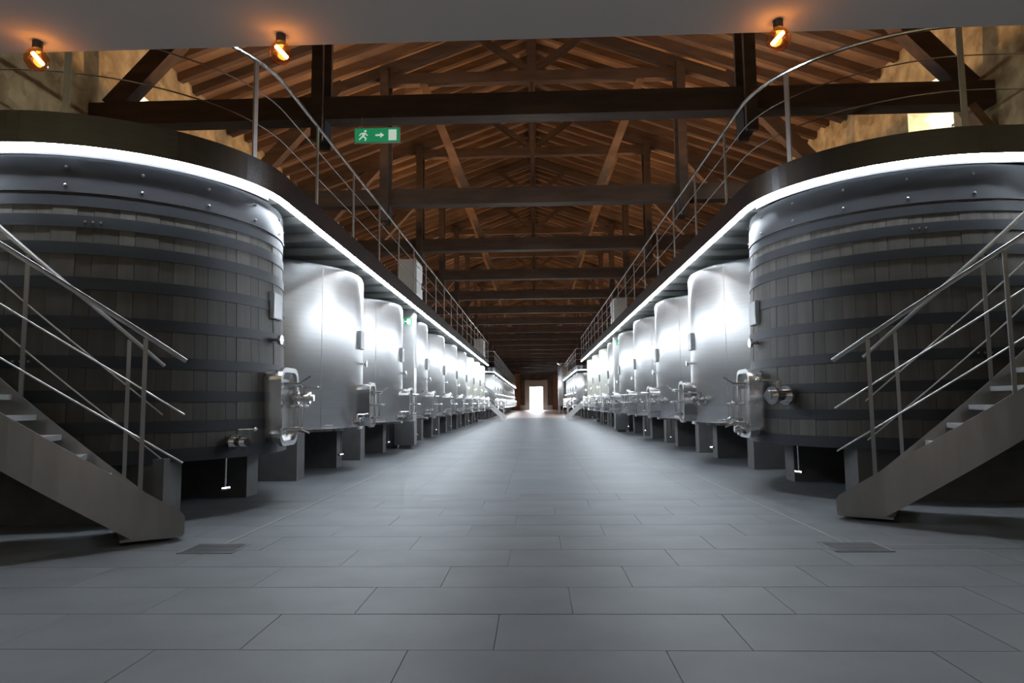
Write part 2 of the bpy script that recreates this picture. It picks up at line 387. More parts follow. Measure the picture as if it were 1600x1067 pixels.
# roof trusses
ZT0, ZT1 = 6.33, 6.75
def truss():
    t = thing('roof_truss', 'x', 'roof truss')
    def B(name, p, q, w, h, mt='timber_dark', upv=(0, 0, 1)):
        m = MB(); m.beam(p, q, w, h, upv); return m.build(name, mt, t)
    B('tie_beam', (-WX + .01, 0, (ZT0 + ZT1) / 2), (WX - .01, 0, (ZT0 + ZT1) / 2), 0.36, ZT1 - ZT0)
    B('collar_beam', (-4.0, 0, 9.75), (4.0, 0, 9.75), 0.24, 0.28)
    B('king_post', (0, 0, 9.6), (0, 0, RIDGE - .2), 0.24, 0.26, upv=(0, 1, 0)); B('king_rod', (0, 0, ZT1), (0, 0, 9.62), 0.09, 0.09, upv=(0, 1, 0))
    B('king_strut', (0.1, 0, 9.95), (1.35, 0, 10.85), 0.16, 0.17); B('king_strut', (-0.1, 0, 9.95), (-1.35, 0, 10.85), 0.16, 0.17)
    for s in (-1, 1):
        B('principal_rafter', (s * 0.05, 0, RIDGE - .34), (s * (WX - .05), 0, EAVE - .32), 0.24, 0.28)
        B('queen_post', (s * 3.84, 0.26, ZT0 - .42), (s * 3.84, 0.26, EAVE + 1.15), 0.2, 0.1, upv=(0, 1, 0))
        B('queen_post', (s * 3.84, -0.26, ZT0 - .42), (s * 3.84, -0.26, EAVE + 1.15), 0.2, 0.1, upv=(0, 1, 0))
        B('foot_strut', (s * (WX - .35), 0, ZT1 - .05), (s * 5.0, 0, ZT1 + 2.95), 0.28, 0.34)
        B('inner_strut', (s * 1.72, 0, ZT1), (s * 2.85, 0, 9.62), 0.16, 0.2, 'strut_wood')
        B('steel_shoe', (s * 3.84, 0, ZT0 - .34), (s * 3.84, 0, ZT0), 0.24, 0.42, 'black_metal', (0, 1, 0))
    return t
tr0 = truss()
first = copy_tree(tr0)
for c in list(first.children):
    if c.name.startswith('inner_strut') or c.name.startswith('king_rod'): bpy.data.objects.remove(c)
y = TRUSS0; k = 0
while y < YEND - 1:
    t = first if k == 0 else tr0 if k == 1 else copy_tree(tr0)
    t.location = (0, y, 0); t['group'] = 'timber roof trusses'
    t['label'] = '%s dark timber roof truss counting from the grey soffit' % ORD[k]
    y += TRUSSP; k += 1
# brackets in the wall under the first tie beam
for s in (-1, 1):
    m = MB(); m.beam((0, 0, -0.62), (-s * 0.42, 0, -0.02), 0.3, 0.16); o = m.build('wall_corbel', 'strut_wood'); o.location = (s * (WX - .02), TRUSS0 - .05, ZT0)
    tag(o, 'short wooden corbel under the nearest tie beam at the %s wall' % ('left' if s < 0 else 'right'), 'corbel')

# ------------------------------------------------------------------ vats
def rrect(w, h, r, n=5):
    P = []
    for cx, cy, a0 in ((w / 2 - r, h / 2 - r, 0), (-w / 2 + r, h / 2 - r, PI / 2), (-w / 2 + r, -h / 2 + r, PI), (w / 2 - r, -h / 2 + r, 1.5 * PI)):
        for j in range(n + 1): a = a0 + PI / 2 * j / n; P.append((cx + r * math.cos(a), cy + r * math.sin(a)))
    return P
def frame_at(s, th, r, z):
    """matrix: local x outward from the tank, y toward the camera along the tangent, z up; s = side"""
    out = Vector((-s * math.cos(th), -math.sin(th), 0)); tan = Vector((s * math.sin(th), -math.cos(th), 0))
    return Matrix(((out.x, tan.x, 0, out.x * r), (out.y, tan.y, 0, out.y * r), (0, 0, 1, z), (0, 0, 0, 1)))
def manway(parent, s, r, z, w, h, depth, big):
    F = frame_at(s, 0, r, z)
    mw = bpy.data.objects.new('manway', None); COL.objects.link(mw); mw.parent = parent; tag(mw, 'chrome manway hatch')
    def M_(): return MB(F)
    rr = 0.13 if big else 0.16
    m = M_(); so, si = rrect(w, h, rr), rrect(w - .07, h - .07, rr - .03)
    so2 = rrect(w + .05, h + .05, rr + .02)
    m.rings([[(-.18, a, b) for a, b in so], [(depth - .05, a, b) for a, b in so], [(depth - .05, a, b) for a, b in so2], [(depth, a, b) for a, b in so2], [(depth, a, b) for a, b in si], [(depth - .12, a, b) for a, b in si], [(-.18, a, b) for a, b in si]], cap=False, sm=False, loop=True)
    m.build('hatch_neck', 'chrome', mw)
    m = M_(); d0 = rrect(w - .075, h - .075, rr - .03); d1 = rrect((w - .075) * .7, (h - .075) * .72, rr * .6)
    m.rings([[(depth - .07, a, b) for a, b in d0], [(depth - .04, a, b) for a, b in d0], [(depth - .085, a, b) for a, b in d1]], sm=False); m.build('hatch_door', 'steel', mw)
    for zz, tilt in ((h * .3, 0.09), (-h * .3, -0.05)):
        m = M_(); m.tube([(depth + .05, -w * .5 - .02, zz), (depth + .05, w * .5 + .03, zz)], 0.020, 8); m.tube([(depth, -w * .5, zz), (depth + .05, -w * .5, zz)], 0.024, 8); c = m.build('clamp_bar', 'chrome', mw)
        m = M_(); m.tube([(depth + .02, w * .5, zz), (depth + .22, w * .5 - .05, zz)], 0.018, 8); m.tube([(depth + .2, w * .5 - .05, zz), (depth + .33, w * .5 - .05, zz + tilt)], 0.013, 8); m.build('clamp_handle', 'chrome', mw)
    m = M_(); m.tube([(depth - .04, 0, 0), (depth + .2, 0, 0)], 0.022, 8); m.tube([(depth + .18, -.09, 0), (depth + .18, .09, 0)], 0.014, 8); m.sphere((depth + .18, .1, 0), .028); m.sphere((depth + .18, -.1, 0), .028); m.build('door_screw', 'chrome', mw)
    m = M_(); m.tube([(depth + .05, -w * .5, h * .34), (depth + .07, -w * .5, 0), (depth + .05, -w * .5, -h * .34)], 0.016, 8); m.build('hinge_rod', 'chrome', mw)
    return mw
def valve(parent, s, th, r, z, sc=1.0, name='valve'):
    F = frame_at(s, th, r, z) @ Matrix.Scale(sc, 4)
    v = bpy.data.objects.new(name, None); COL.objects.link(v); v.parent = parent; tag(v, 'chrome outlet valve')
    m = MB(F); m.tube([(-.06, 0, 0), (.07, 0, 0)], 0.055, 10); m.tube([(.05, 0, 0), (.075, 0, 0)], 0.085, 12); m.tube([(.075, 0, 0), (.2, 0, 0)], 0.05, 10); m.tube([(.2, 0, 0), (.225, 0, 0)], 0.08, 12); m.tube([(.225, 0, 0), (.27, 0, 0)], 0.045, 10); m.build('valve_body', 'chrome', v)
    m = MB(F); m.tube([(.14, 0, .03), (.14, 0, .13)], 0.02, 8); m.tube([(.14, 0, .13), (.3, -.06, .135)], 0.012, 8); m.sphere((.31, -.065, .135), .024); m.build('valve_handle', 'chrome', v)
    return v
def gauge(parent, s, th, r, z):
    F = frame_at(s, th, r, z); m = MB(F)
    m.tube([(-.02, 0, 0), (.09, 0, 0)], 0.02, 8); m.tube([(.09, 0, 0), (.125, 0, 0)], 0.062, 16)
    m.build('thermometer', 'chrome', parent)
def name_plate(parent, s, th, r, z, w, h):
    F = frame_at(s, th, r, z); m = MB(F); m.box(-.03, .05, -w / 2, w / 2, -h / 2, h / 2); p = m.build('name_plate', 'plate', parent)
    m = MB(F); m.box(.05, .056, -w / 2 + .012, w / 2 - .012, -h / 2 + .012, h / 2 - .012); m.build('plate_face', 'steel_dark', p)
def make_vat(s):
    cx, cy = VAT[s]; z0, z1 = 0.66, ZLED[s] - 0.03; rb, rt = (2.07, 1.96) if s < 0 else (2.09, 1.97)
    v = thing('wooden_vat', 'dark oak stave fermenting vat with steel hoops, nearest in the %s row' % ('left' if s < 0 else 'right'), 'vat', (cx, cy, 0), 'oak vats')
    R = lambda z: rb + (rt - rb) * (z - z0) / (z1 - z0)
    NS = 66; da = 2 * PI / NS; th = 0.06
    def stave(frac):
        m = MB(); rings = []
        e = 0.0022 / 2.0
        for z in (z0, z1 - .04):
            r = R(z); row = []
            for j in range(4): a = -da * frac / 2 + e + (da * frac - 2 * e) * j / 3; row.append((r * math.cos(a), r * math.sin(a), z))
            for j in range(4): a = da * frac / 2 - e - (da * frac - 2 * e) * j / 3; row.append(((r - th) * math.cos(a), (r - th) * math.sin(a), z))
            rings.append(row)
        m.rings(rings, sm=False); return m.mesh('stave', 'stave_wood')
    wide, narrow = stave(1.22), stave(0.78); a = 0.0; pair = []
    for k in range(NS):
        f = 1.22 if k % 2 == 0 else 0.78
        o = link('stave', wide if f > 1 else narrow, v, None, a + da * f / 2); a += da * f
        rr = random.uniform(-.003, .004); ang_ = a - da * f / 2; o.location = (rr * math.cos(ang_), rr * math.sin(ang_), 0)
    m = MB(); m.lathe([(0.02, z0 + .08), (R(z0) - th, z0 + .08), (R(z0) - th, z0 + .14), (0.02, z0 + .14)], 48); m.build('vat_bottom', 'stave_wood', v)
    m = MB(); m.lathe([(0.02, z1 - .1), (rt - .05, z1 - .1), (rt - .05, z1 - .06), (0.02, z1 - .06)], 48); m.build('vat_lid', 'stave_wood', v)
    hz = [3.32, 3.10, 2.82, 2.46, 2.06, 1.66, 1.31, 0.99]; off = 0 if s < 0 else 0.12
    for k, z in enumerate(hz):
        z += off * (z / 3.3); hh = 0.062
        m = MB(); t_ = .012
        m.lathe([(R(z - hh) - .01, z - hh), (R(z - hh) + t_, z - hh), (R(z + hh) + t_, z + hh), (R(z + hh) - .01, z + hh)], 96, cap=False); m.f += []
        h_ = m.build('hoop', 'hoop_steel', v)
        for j in range(3 if k in (1, 5) else 0):
            aa = (PI if s > 0 else 0) + (-1 if s < 0 else 1) * (0.9 + .28 * (k % 3)) + .035 * j
            rv = MB(Matrix.Translation(((R(z) + t_) * math.cos(aa), (R(z) + t_) * math.sin(aa), z)) @ Matrix.Rotation(aa, 4, 'Z'))
            rv.tube([(-.004, 0, 0), (.008, 0, 0)], .012, 6); rv.build('rivet', 'steel_dark', h_)
    zb = 3.40 + off
    m = MB(); m.lathe([(R(zb) - .02, zb), (R(zb) + .022, zb), (rt + .022, z1 - .05), (rt + .01, z1 - .012), (rt - .03, z1), (rt - .09, z1), (rt - .09, zb)], 96, cap=False)
    hb = m.build('head_band', 'head_steel', v)
    bt = MB(); bt.tube([(-.01, 0, 0), (.012, 0, 0)], .017, 8); bt.sphere((.012, 0, 0), .013, 8, 4); me = bt.mesh('bolt', 'steel_dark')
    for k in range(18):
        aa = k * PI / 9 + .12
        for z in (zb + .07, z1 - .13):
            o = link('bolt', me, hb, ((R(z) + .022) * math.cos(aa), (R(z) + .022) * math.sin(aa), z), aa)
    m = MB(); m.lathe([(rb + .004, z0 - .04), (rb + .014, z0 - .04), (rb + .008, z0 + .1), (rb - .01, z0 + .1)], 96, cap=False); m.build('bottom_hoop', 'hoop_steel', v)
    manway(v, s, R(1.2), 1.19 if s < 0 else 1.17, 0.56, 0.92, 0.20, True)
    if s < 0:
        valve(v, s, 0.43, R(.8), .80, 1.05); valve(v, s, -.12, R(1.3) + .16, 1.30, 1.0, 'sample_valve')
    else:
        valve(v, s, 0.42, R(1.25), 1.27, 1.5); valve(v, s, -.05, R(.8), .80, 1.1, 'sample_valve')
    name_plate(v, s, -.02, R(2.45), 2.47, .32, .34); gauge(v, s, 0.02, R(2.0), 2.03)
    m = MB(frame_at(s, .40, rb - .12, 0)); m.tube([(0, 0, .66), (0, 0, .27)], .012, 6); m.tube([(0, -.06, .27), (0, .06, .27)], .02, 8); m.build('drain_cock', 'chrome', v)
    return v
for s in (-1, 1): make_vat(s)

# ------------------------------------------------------------------ steel tanks
def make_tank(s, material):
    z0, zt = 0.75, ZLED[s] - .12
    t = thing('steel_tank', 'x', 'tank', (0, 0, 0), 'tanks in the two rows')
    m = MB(); m.lathe([(0.05, z0 + .003), (TR - .06, z0 + .003), (TR - .02, z0 + .02), (TR, z0 + .05), (TR, zt - .12), (TR - .03, zt - .05), (TR - .1, zt - .015), (TR - .3, zt + .02), (0.05, zt + .05)], 96); m.build('tank_body', material, t)
    m = MB(); m.lathe([(TR - .05, z0), (TR + .018, z0), (TR + .018, z0 + .045), (TR - .05, z0 + .045)], 96, cap=False); m.build('base_rim', 'chrome' if material == 'steel' else material, t)
    for th in (-.55, 0.62, 1.35):
        m = MB(frame_at(s, th, TR, 0)); m.box(-.004, .0025, -.006, .006, z0 + .06, zt - .13); m.build('weld_seam', 'steel_dark', t)
    manway(t, s, TR, 1.2, .48, .78, .26, False)
    if s < 0: valve(t, s, .22, TR, .90, 1.0)
    else: valve(t, s, .34, TR, 1.22, 1.15)
    gauge(t, s, -.03, TR, 1.98); name_plate(t, s, .0, TR, 2.42, .26, .34)
    m = MB(frame_at(s, .18, TR - .22, 0)); m.tube([(0, 0, z0 + .05), (0, 0, .30)], .010, 6); m.tube([(0, -.07, .30), (0, .07, .30)], .022, 8); m.build('drain_cock', 'chrome', t)
    m = MB(frame_at(s, .55, TR, z0 + .1)); m.tube([(0, -.09, 0), (.03, -.09, 0), (.03, .09, 0), (0, .09, 0)], .014, 6); m.build('lifting_lug', 'chrome', t)
    return t
pier = MB(); pier.box(-1.6, 0.0, 0, 0.34, 0, 0.76)
pier_me = {-1: None, 1: None}
for s in (-1, 1):
    m = MB()
    if s < 0: m.box(-2.6, 0, 0, .36, 0, .76)
    else: m.box(0, 2.6, 0, .36, 0, .76)
    pier_me[s] = m.mesh('concrete_pier', 'concrete')
def piers(s, y0s, z, what):
    for j, y in enumerate(y0s):
        o = link('concrete_pier', pier_me[s], None, (s * 3.84, y, 0)); o.scale = (1, 1, z / .76)
        tag(o, '%s concrete pier under the %s' % (('nearer', 'farther')[j], what), 'pier', 'concrete piers under tanks')
SIDE = {-1: 'left', 1: 'right'}
for s in (-1, 1):
    y0, p, n = TANK0[s]
    protos = {}
    for k in range(n):
        mt = 'cream_tank' if k >= n - 3 else 'steel'
        if mt not in protos: protos[mt] = make_tank(s, mt); t = protos[mt]
        else: t = copy_tree(protos[mt])
        t.location = (TANKX[s], y0 + p * k, 0)
        kind = 'pale cream tank' if mt == 'cream_tank' else 'brushed steel tank'
        t['label'] = '%s, %s behind the wooden vat in the %s row' % (kind, ORD[k], SIDE[s])
        t['group'] = 'tanks in the two rows'
        piers(s, (y0 + p * k - (1.85 if s < 0 else 1.72), y0 + p * k + (.35 if s < 0 else .72)), .75, '%s tank of the %s row' % (ORD[k], SIDE[s]))
    vy = VAT[s][1]
    piers(s, (vy - 1.55, vy + .5), .665, 'wooden vat of the %s row' % SIDE[s])

# ------------------------------------------------------------------ walkways with light strip and railing
def offset_path(s, yend, n_arc=28):
    cx, cy = VAT[s]; r = RLED[s]; P = []
    xw = s * (WX - .02)
    for x in (xw, (xw + cx) / 2): P.append((x, cy - r, 0.0, -1.0))
    for j in range(n_arc + 1):
        a = PI / 2 * (1 - j / n_arc); P.append((cx - s * r * math.cos(a), cy - r * math.sin(a), -s * math.cos(a), -math.sin(a)))
    y = cy + 1.5
    while y < yend - .5: P.append((cx - s * r, y, -s, 0.0)); y += 1.5
    P.append((cx - s * r, yend, -s, 0.0))
    return P
def sample(P, d, off=0.0):
    for k in range(len(P) - 1):
        a, b = P[k], P[k + 1]; l = math.hypot(b[0] - a[0], b[1] - a[1])
        if d <= l:
            t = d / l; nx, ny = a[2] + (b[2] - a[2]) * t, a[3] + (b[3] - a[3]) * t; q = math.hypot(nx, ny) or 1
            return (a[0] + (b[0] - a[0]) * t + nx / q * off, a[1] + (b[1] - a[1]) * t + ny / q * off)
        d -= l
    return None
def plen(P): return sum(math.hypot(P[k + 1][0] - P[k][0], P[k + 1][1] - P[k][1]) for k in range(len(P) - 1))
def walkway(s, P, zl, label, rail_h=1.24, post_step=2.05, d0=1.1, joist_range=None, end_rail=False, fh=.33):
    w = thing('raised_walkway', label, 'walkway', (0, 0, 0), 'raised walkways')
    z0 = zl + .02
    m = MB(); m.ribbon(P, z0, z0 + fh, -.02, 0.0); m.build('fascia', 'steel_fascia', w)
    # deck polygon
    m = MB(); xw = s * (WX - .02)
    for k in range(len(P) - 1):
        a, b = P[k], P[k + 1]
        ax, ay, bx, by = a[0] - a[2] * .02, a[1] - a[3] * .02, b[0] - b[2] * .02, b[1] - b[3] * .02
        if abs(by - ay) < 1e-4: continue
        m.hexa([(ax, ay, zl + .14), (bx, by, zl + .14), (xw, by, zl + .14), (xw, ay, zl + .14), (ax, ay, zl + .22), (bx, by, zl + .22), (xw, by, zl + .22), (xw, ay, zl + .22)])
    m.build('deck', 'deck_under', w)
    # light strip in two-metre lengths
    L_ = plen(P); d = 0.0; seg = MB()
    while d < L_ - .1:
        e = min(d + 2.0, L_); n = max(2, int((e - d) / .2)) if d < 6 else 3
        pts = [sample(P, d + (e - .012 - d) * j / n, -.035) for j in range(n + 1)]
        pts = [(p[0], p[1], zl) for p in pts if p]
        if len(pts) > 1: seg.tube(pts, .014, 6)
        d = e
    seg.build('light_strip', 'led', w)
    m = MB(); m.ribbon(P, zl - .036, z0, -.066, -.060); m.build('strip_channel', 'black_metal', w)
    arc = [p for p in P if abs(p[3]) > .12]
    if len(arc) > 10: m = MB(); m.ribbon(arc, zl - .075, zl - .03, -.068, -.062); m.build('added_strip_shield', 'black_metal', w)  # added plate that keeps strip light off the vat fronts
    # railing
    d = d0; k = 0
    top = z0 + fh + rail_h
    pm = MB(); pm.box(-.032, .032, -.012, .012, 0, rail_h + fh - .04); pme = pm.mesh('railing_post', 'steel')
    while d < L_:
        p = sample(P, d, -.045); q = sample(P, min(d + .02, L_ - .001), -.045)
        if p and q: link('railing_post', pme, w, (p[0], p[1], z0 + .04), math.atan2(q[1] - p[1], q[0] - p[0]))
        d += post_step
    fine = []
    d = 0.0
    while d < L_: fine.append(sample(P, d, -.045)); d += .18 if d < 7.5 else 4.0
    fine.append(sample(P, L_ - .002, -.045))
    m = MB(); m.tube([(x, y, top) for x, y in fine], .026, 8); m.build('handrail', 'chrome', w)
    for fr in (.36, .70):
        m = MB(); m.tube([(x, y, z0 + fh + rail_h * fr) for x, y in fine], .009, 6); m.build('rail_rod', 'chrome', w)
    # joists under the deck
    if joist_range:
        y = joist_range[0]; cx, cy = VAT[s]; xe = P[-1][0]
        jm = MB(); jm.box(min(xe + s * .06, xw), max(xe + s * .06, xw), -.05, .05, zl + .03, zl + .14); jme = jm.mesh('joist', 'joist_paint')
        while y < joist_range[1]: link('joist', jme, w, (0, y, 0)); y += 1.0
    return w
YE = {-1: 46.9, 1: 46.0}
PATH = {}
for s in (-1, 1):
    PATH[s] = offset_path(s, YE[s])
    walkway(s, PATH[s], ZLED[s], 'steel railed walkway with glowing white edge strip above the %s vat and tanks' % SIDE[s], joist_range=(VAT[s][1] + .2, YE[s] - .3), d0=(1.32 if s < 0 else 1.02))

# second stretch of walkway, farther down the hall
def straight_path(s, x, y0, y1):
    P = [(s * (WX - .02), y0, 0, -1.0), (x + s * .5, y0, 0, -1.0)]
    for j in range(5): a = PI / 2 * (1 - j / 4); P.append((x + s * .5 - s * .5 * math.cos(a), y0 + .5 - .5 * math.sin(a), -s * math.cos(a), -math.sin(a)))
    y = y0 + 4
    while y < y1 - 1: P.append((x, y, -s, 0)); y += 4
    P.append((x, y1, -s, 0)); return P
FAR = {-1: (52.0, 108.0, 3.1, 4.2), 1: (50.5, 74.0, 3.0, 4.2)}
for s in (-1, 1):
    y0, y1, x, p = FAR[s]
    walkway(s, straight_path(s, s * x, y0, y1), 3.62, 'lower railed walkway with light strip, deep in the hall on the %s' % SIDE[s], post_step=2.0, d0=2.0)
    proto = None; k = 0; y = y0 + 2.3
    while y < y1 - 1.5:
        if proto is None:
            ZLED_s = ZLED[s]; ZLED[s] = 3.62; proto = make_tank(s, 'steel'); ZLED[s] = ZLED_s; t = proto
        else: t = copy_tree(proto)
        t.location = (s * (x + .12 + TR), y, 0); t['label'] = 'brushed steel tank, %s under the far lower walkway of the %s row' % (ORD[k], SIDE[s]); t['group'] = 'tanks under the lower walkways'
        piers(s, (y - 1.5, y + .8), .75, '%s far tank of the %s row' % (ORD[k], SIDE[s]))
        y += p; k += 1

# ------------------------------------------------------------------ winding front stairs round the vats
def winding_stair(s, ri, ro, ph0, zpost, lead_in, d_in, label):
    cx, cy = VAT[s]
    st = thing('winding_stair', label, 'stair', (cx, cy, 0), 'stairs to the walkways')
    def pos(r, ph): return Vector((-s * r * math.cos(ph), -r * math.sin(ph), 0))
    k_out = .66; rate = k_out * ro                        # rise per radian
    ph1 = ph0 + 1.45
    lim = math.acos(max(-1, min(1, -(WX - .12 - abs(cx)) / ro)))
    ph1 = min(ph1, lim)
    ztop = lambda ph: zpost + rate * (ph - ph0)
    lead = .42 / ro
    BH = .46
    for r in (ro, ri):
        ld = (.34 if r == ro else lead_in) / r
        N = 26; ring = []
        for j in range(N + 1):
            ph = ph0 - ld + (ph1 - ph0 + ld) * j / N
            zt_ = ztop(ph); zb_ = max(.03, zt_ - BH)
            a, b = pos(r - .012, ph), pos(r + .012, ph)
            ring.append([(a.x, a.y, zb_), (b.x, b.y, zb_), (b.x, b.y, zt_), (a.x, a.y, zt_)])
        # rounded nose
        ph = ph0 - ld - .03 / r; zt_ = ztop(ph) - .025; a, b = pos(r - .012, ph), pos(r + .012, ph)
        ring.insert(0, [(a.x, a.y, .055), (b.x, b.y, .055), (b.x, b.y, zt_), (a.x, a.y, zt_)])
        m = MB(); m.rings(ring, sm=False); o = m.build('stringer', 'steel_stair', st)
        # folded foot plate under the first part
        top = [(ph0 - ld + (ph1 - ph0 + ld) * j / 40) for j in range(41)]
        m = MB(); m.tube([tuple(pos(r, ph)) [:2] + (ztop(ph) + 1.37,) for ph in top], .022, 8); m.build('handrail', 'steel', st)
        for fr in (.32, .64):
            m = MB(); m.tube([tuple(pos(r, ph))[:2] + (ztop(ph) + 1.37 * fr,) for ph in top], .008, 6); m.build('rail_rod', 'steel', st)
        ph = ph0 + (0 if r == ro else d_in)
        while ph < ph1:
            p = pos(r, ph); m = MB(Matrix.Translation((p.x, p.y, 0)) @ Matrix.Rotation(math.atan2(p.y, p.x), 4, 'Z'))
            m.box(-.010, .010, -.018, .018, ztop(ph) - .2, ztop(ph) + 1.34); m.build('baluster', 'steel_dark', st); ph += 1.2 / ro
    m = MB(); N = 4; R_ = []
    for j in range(N + 1):
        ph = ph0 - .36 / ro + (.5 / ro) * j / N; a, b = pos(ri, ph), pos(ro, ph)
        R_.append([(a.x, a.y, .03), (b.x, b.y, .03), (b.x, b.y, .05), (a.x, a.y, .05)])
    m.rings(R_, sm=False); m.build('foot_plate', 'steel_stair', st)
    rise = .19; k = 1
    while True:
        z = rise * k; ph = ph0 + (z - zpost + .05) / rate
        if ph > ph1 - .09: break
        g_ = .30 / ro; a, b, c, d = pos(ri + .012, ph), pos(ro - .012, ph), pos(ro - .012, ph + g_), pos(ri + .012, ph + g_)
        m = MB(); m.hexa([(a.x, a.y, z - .05), (b.x, b.y, z - .05), (c.x, c.y, z - .05), (d.x, d.y, z - .05), (a.x, a.y, z), (b.x, b.y, z), (c.x, c.y, z), (d.x, d.y, z)]); m.build('tread', 'steel_tread', st); k += 1
winding_stair(-1, 2.33, 3.15, math.radians(54.0), .475, .26, .026, 'steel winding stair with rod railing before the left vat')
winding_stair(1, 2.56, 3.5, math.radians(57.4), .465, .17, .063, 'steel winding stair with rod railing before the right vat')

# short straight stairs deep in the hall, between the two stretches of walkway
for s in (-1, 1):
    st = thing('straight_stair', 'small pale steel stair between near and far walkways on the %s' % SIDE[s], 'stair', (s * 2.2, 49.2, 0), 'stairs to the walkways')
    run, rise_ = 3.6, 3.3
    for yy in (-.45, .45):
        m = MB(); m.beam((0, yy, .12), (s * run, yy, rise_ + .12), .03, .30, (0, 0, 1)); m.build('stringer', 'white_panel', st)
        m = MB(); m.tube([(0, yy, 1.15), (s * run, yy, rise_ + 1.15)], .03, 6); m.build('handrail', 'steel', st)
        m = MB(); m.tube([(0, yy, .65), (s * run, yy, rise_ + .65)], .02, 6); m.build('rail_rod', 'steel', st)
        for j in range(4):
            x = s * (.1 + j * 1.1); z = abs(x) * rise_ / run; m = MB(); m.box(x - .02, x + .02, yy - .02, yy + .02, z + .1, z + 1.12); m.build('baluster', 'steel', st)
    for j in range(16):
        x = s * (.1 + j * .225); z = .2 + j * .206; m = MB(); m.box(min(x, x + s * .24), max(x, x + s * .24), -.44, .44, z - .03, z); m.build('tread', 'white_panel', st)

# ------------------------------------------------------------------ service columns with exit signs, cabinets, far vessel
def pictogram(parent, w, h, y=-.006):
    """running figure, arrow and door on a green board facing -Y"""
    def poly(name, P, mt='exit_white'):
        m = MB(); m.rings([[(x * h, y, z * h) for x, z in P], [(x * h, y - .002, z * h) for x, z in P]], sm=False); m.build(name, mt, parent)
    W = w / h / 2
    poly('door_symbol', [(W - .75, -.38), (W - .2, -.38), (W - .2, .38), (W - .75, .38)])
    poly('arrow_symbol', [(-.12, .06), (.22, .06), (.22, .2), (.48, 0), (.22, -.2), (.22, -.06), (-.12, -.06)])
    bx = -W + .62
    c = [(bx + .1 + .085 * math.cos(2 * PI * j / 10), .3 + .085 * math.sin(2 * PI * j / 10)) for j in range(10)]; poly('figure_symbol', c)
    poly('figure_symbol', [(bx - .12, .18), (bx + .1, .2), (bx + .28, .0), (bx + .22, -.04), (bx + .08, .1), (bx + .04, -.06), (bx + .2, -.2), (bx + .12, -.4), (bx + .05, -.38), (bx + .09, -.22), (bx - .08, -.12), (bx - .3, -.34), (bx - .36, -.28), (bx - .14, -.04), (bx - .08, .1), (bx - .2, .08), (bx - .28, -.04), (bx - .34, .0), (bx - .24, .14)])
def exit_sign(loc, w, h, label, hang=None, rz=0):
    e = thing('exit_sign', label, 'sign', loc, 'green exit signs'); e.rotation_euler = (0, 0, rz)
    m = MB(); m.box(-w / 2, w / 2, -.006, .02, -h / 2, h / 2); m.build('sign_board', 'exit_green', e)
    m = MB(); t_ = .012
    m.box(-w / 2 - t_, w / 2 + t_, -.008, .025, h / 2, h / 2 + t_); m.box(-w / 2 - t_, w / 2 + t_, -.008, .025, -h / 2 - t_, -h / 2); m.box(-w / 2 - t_, -w / 2, -.008, .025, -h / 2, h / 2); m.box(w / 2, w / 2 + t_, -.008, .025, -h / 2, h / 2); m.build('sign_frame', 'cabinet_grey', e)
    pictogram(e, w, h)
    if hang:
        for x in (-w * .35, w * .35): m = MB(); m.tube([(x, .01, h / 2), (x, .01, h / 2 + hang)], .006, 6); m.build('hanger_rod', 'steel_dark', e)
exit_sign((-2.77, 11.74, 6.0), .80, .26, 'green exit sign hanging under the nearest tie beam', hang=.22)
for s, y, x in ((-1, 18.8, -3.58), (1, 28.26, 3.5)):
    c = thing('service_column', 'grey steel service column between tanks of the %s row' % SIDE[s], 'column', (x, y, 0))
    m = MB(); m.box(-.26, .26, -.2, .2, .55, ZLED[s] - .1); m.build('column_casing', 'steel', c)
    m = MB(); m.box(-.27, .27, -.21, .21, .1, .75); m.build('lower_box', 'steel_dark', c)
    m = MB(); m.box(-.16, .16, -.14, .14, 0, .12); m.build('column_foot', 'concrete', c)
    m = MB(); a = -s * .26; m.box(min(a, a - s * .012), max(a, a - s * .012), -.12, .12, 2.2, 2.75); m.build('column_hatch', 'white_panel', c)
    exit_sign((x + .02, y - .225, ZLED[s] - .34), .38, .19, 'small green exit sign on the %s service column' % SIDE[s])
def cabinet(x, y, z, w, d, h, label):
    c = thing('control_cabinet', label, 'cabinet', (x, y, z), 'cabinets on the walkways')
    m = MB(); m.box(-w / 2, w / 2, -d / 2, d / 2, .04, h); m.build('cabinet_body', 'cabinet_grey', c)
    m = MB(); sgn = 1 if x < 0 else -1; a = sgn * w / 2; m.box(min(a, a + sgn * .02), max(a, a + sgn * .02), -d / 2 + .02, d / 2 - .02, .08, h - .04); dd = m.build('cabinet_door', 'white_panel', c)
    m = MB(); b = a + sgn * .02; m.box(min(b, b + sgn * .03), max(b, b + sgn * .03), d * .3, d * .36, h * .45, h * .6); m.build('door_handle', 'black_metal', dd)
    m = MB(); m.box(-w / 2 + .03, w / 2 - .03, -d / 2 + .03, d / 2 - .03, 0, .05); m.build('cabinet_plinth', 'black_metal', c)
cabinet(-3.75, 20.3, ZLED[-1] + .22, .55, 1.0, 1.45, 'pale control cabinet behind the left walkway railing')
cabinet(3.6, 29.0, ZLED[1] + .22, .55, 1.2, 1.35, 'pale control cabinet behind the right walkway railing')
cabinet(-3.7, 45.2, ZLED[-1] + .22, .6, 1.4, 1.4, 'pale cabinet at the far end of the left walkway')
v = thing('pressure_vessel', 'slim upright steel vessel with domed lid beyond the right walkway', 'vessel', (3.15, 78.0, 0))
m = MB(); m.lathe([(.02, .8), (.5, .9), (.55, 1.0), (.55, 5.2), (.5, 5.35), (.02, 5.45)], 32); m.build('vessel_body', 'steel', v)
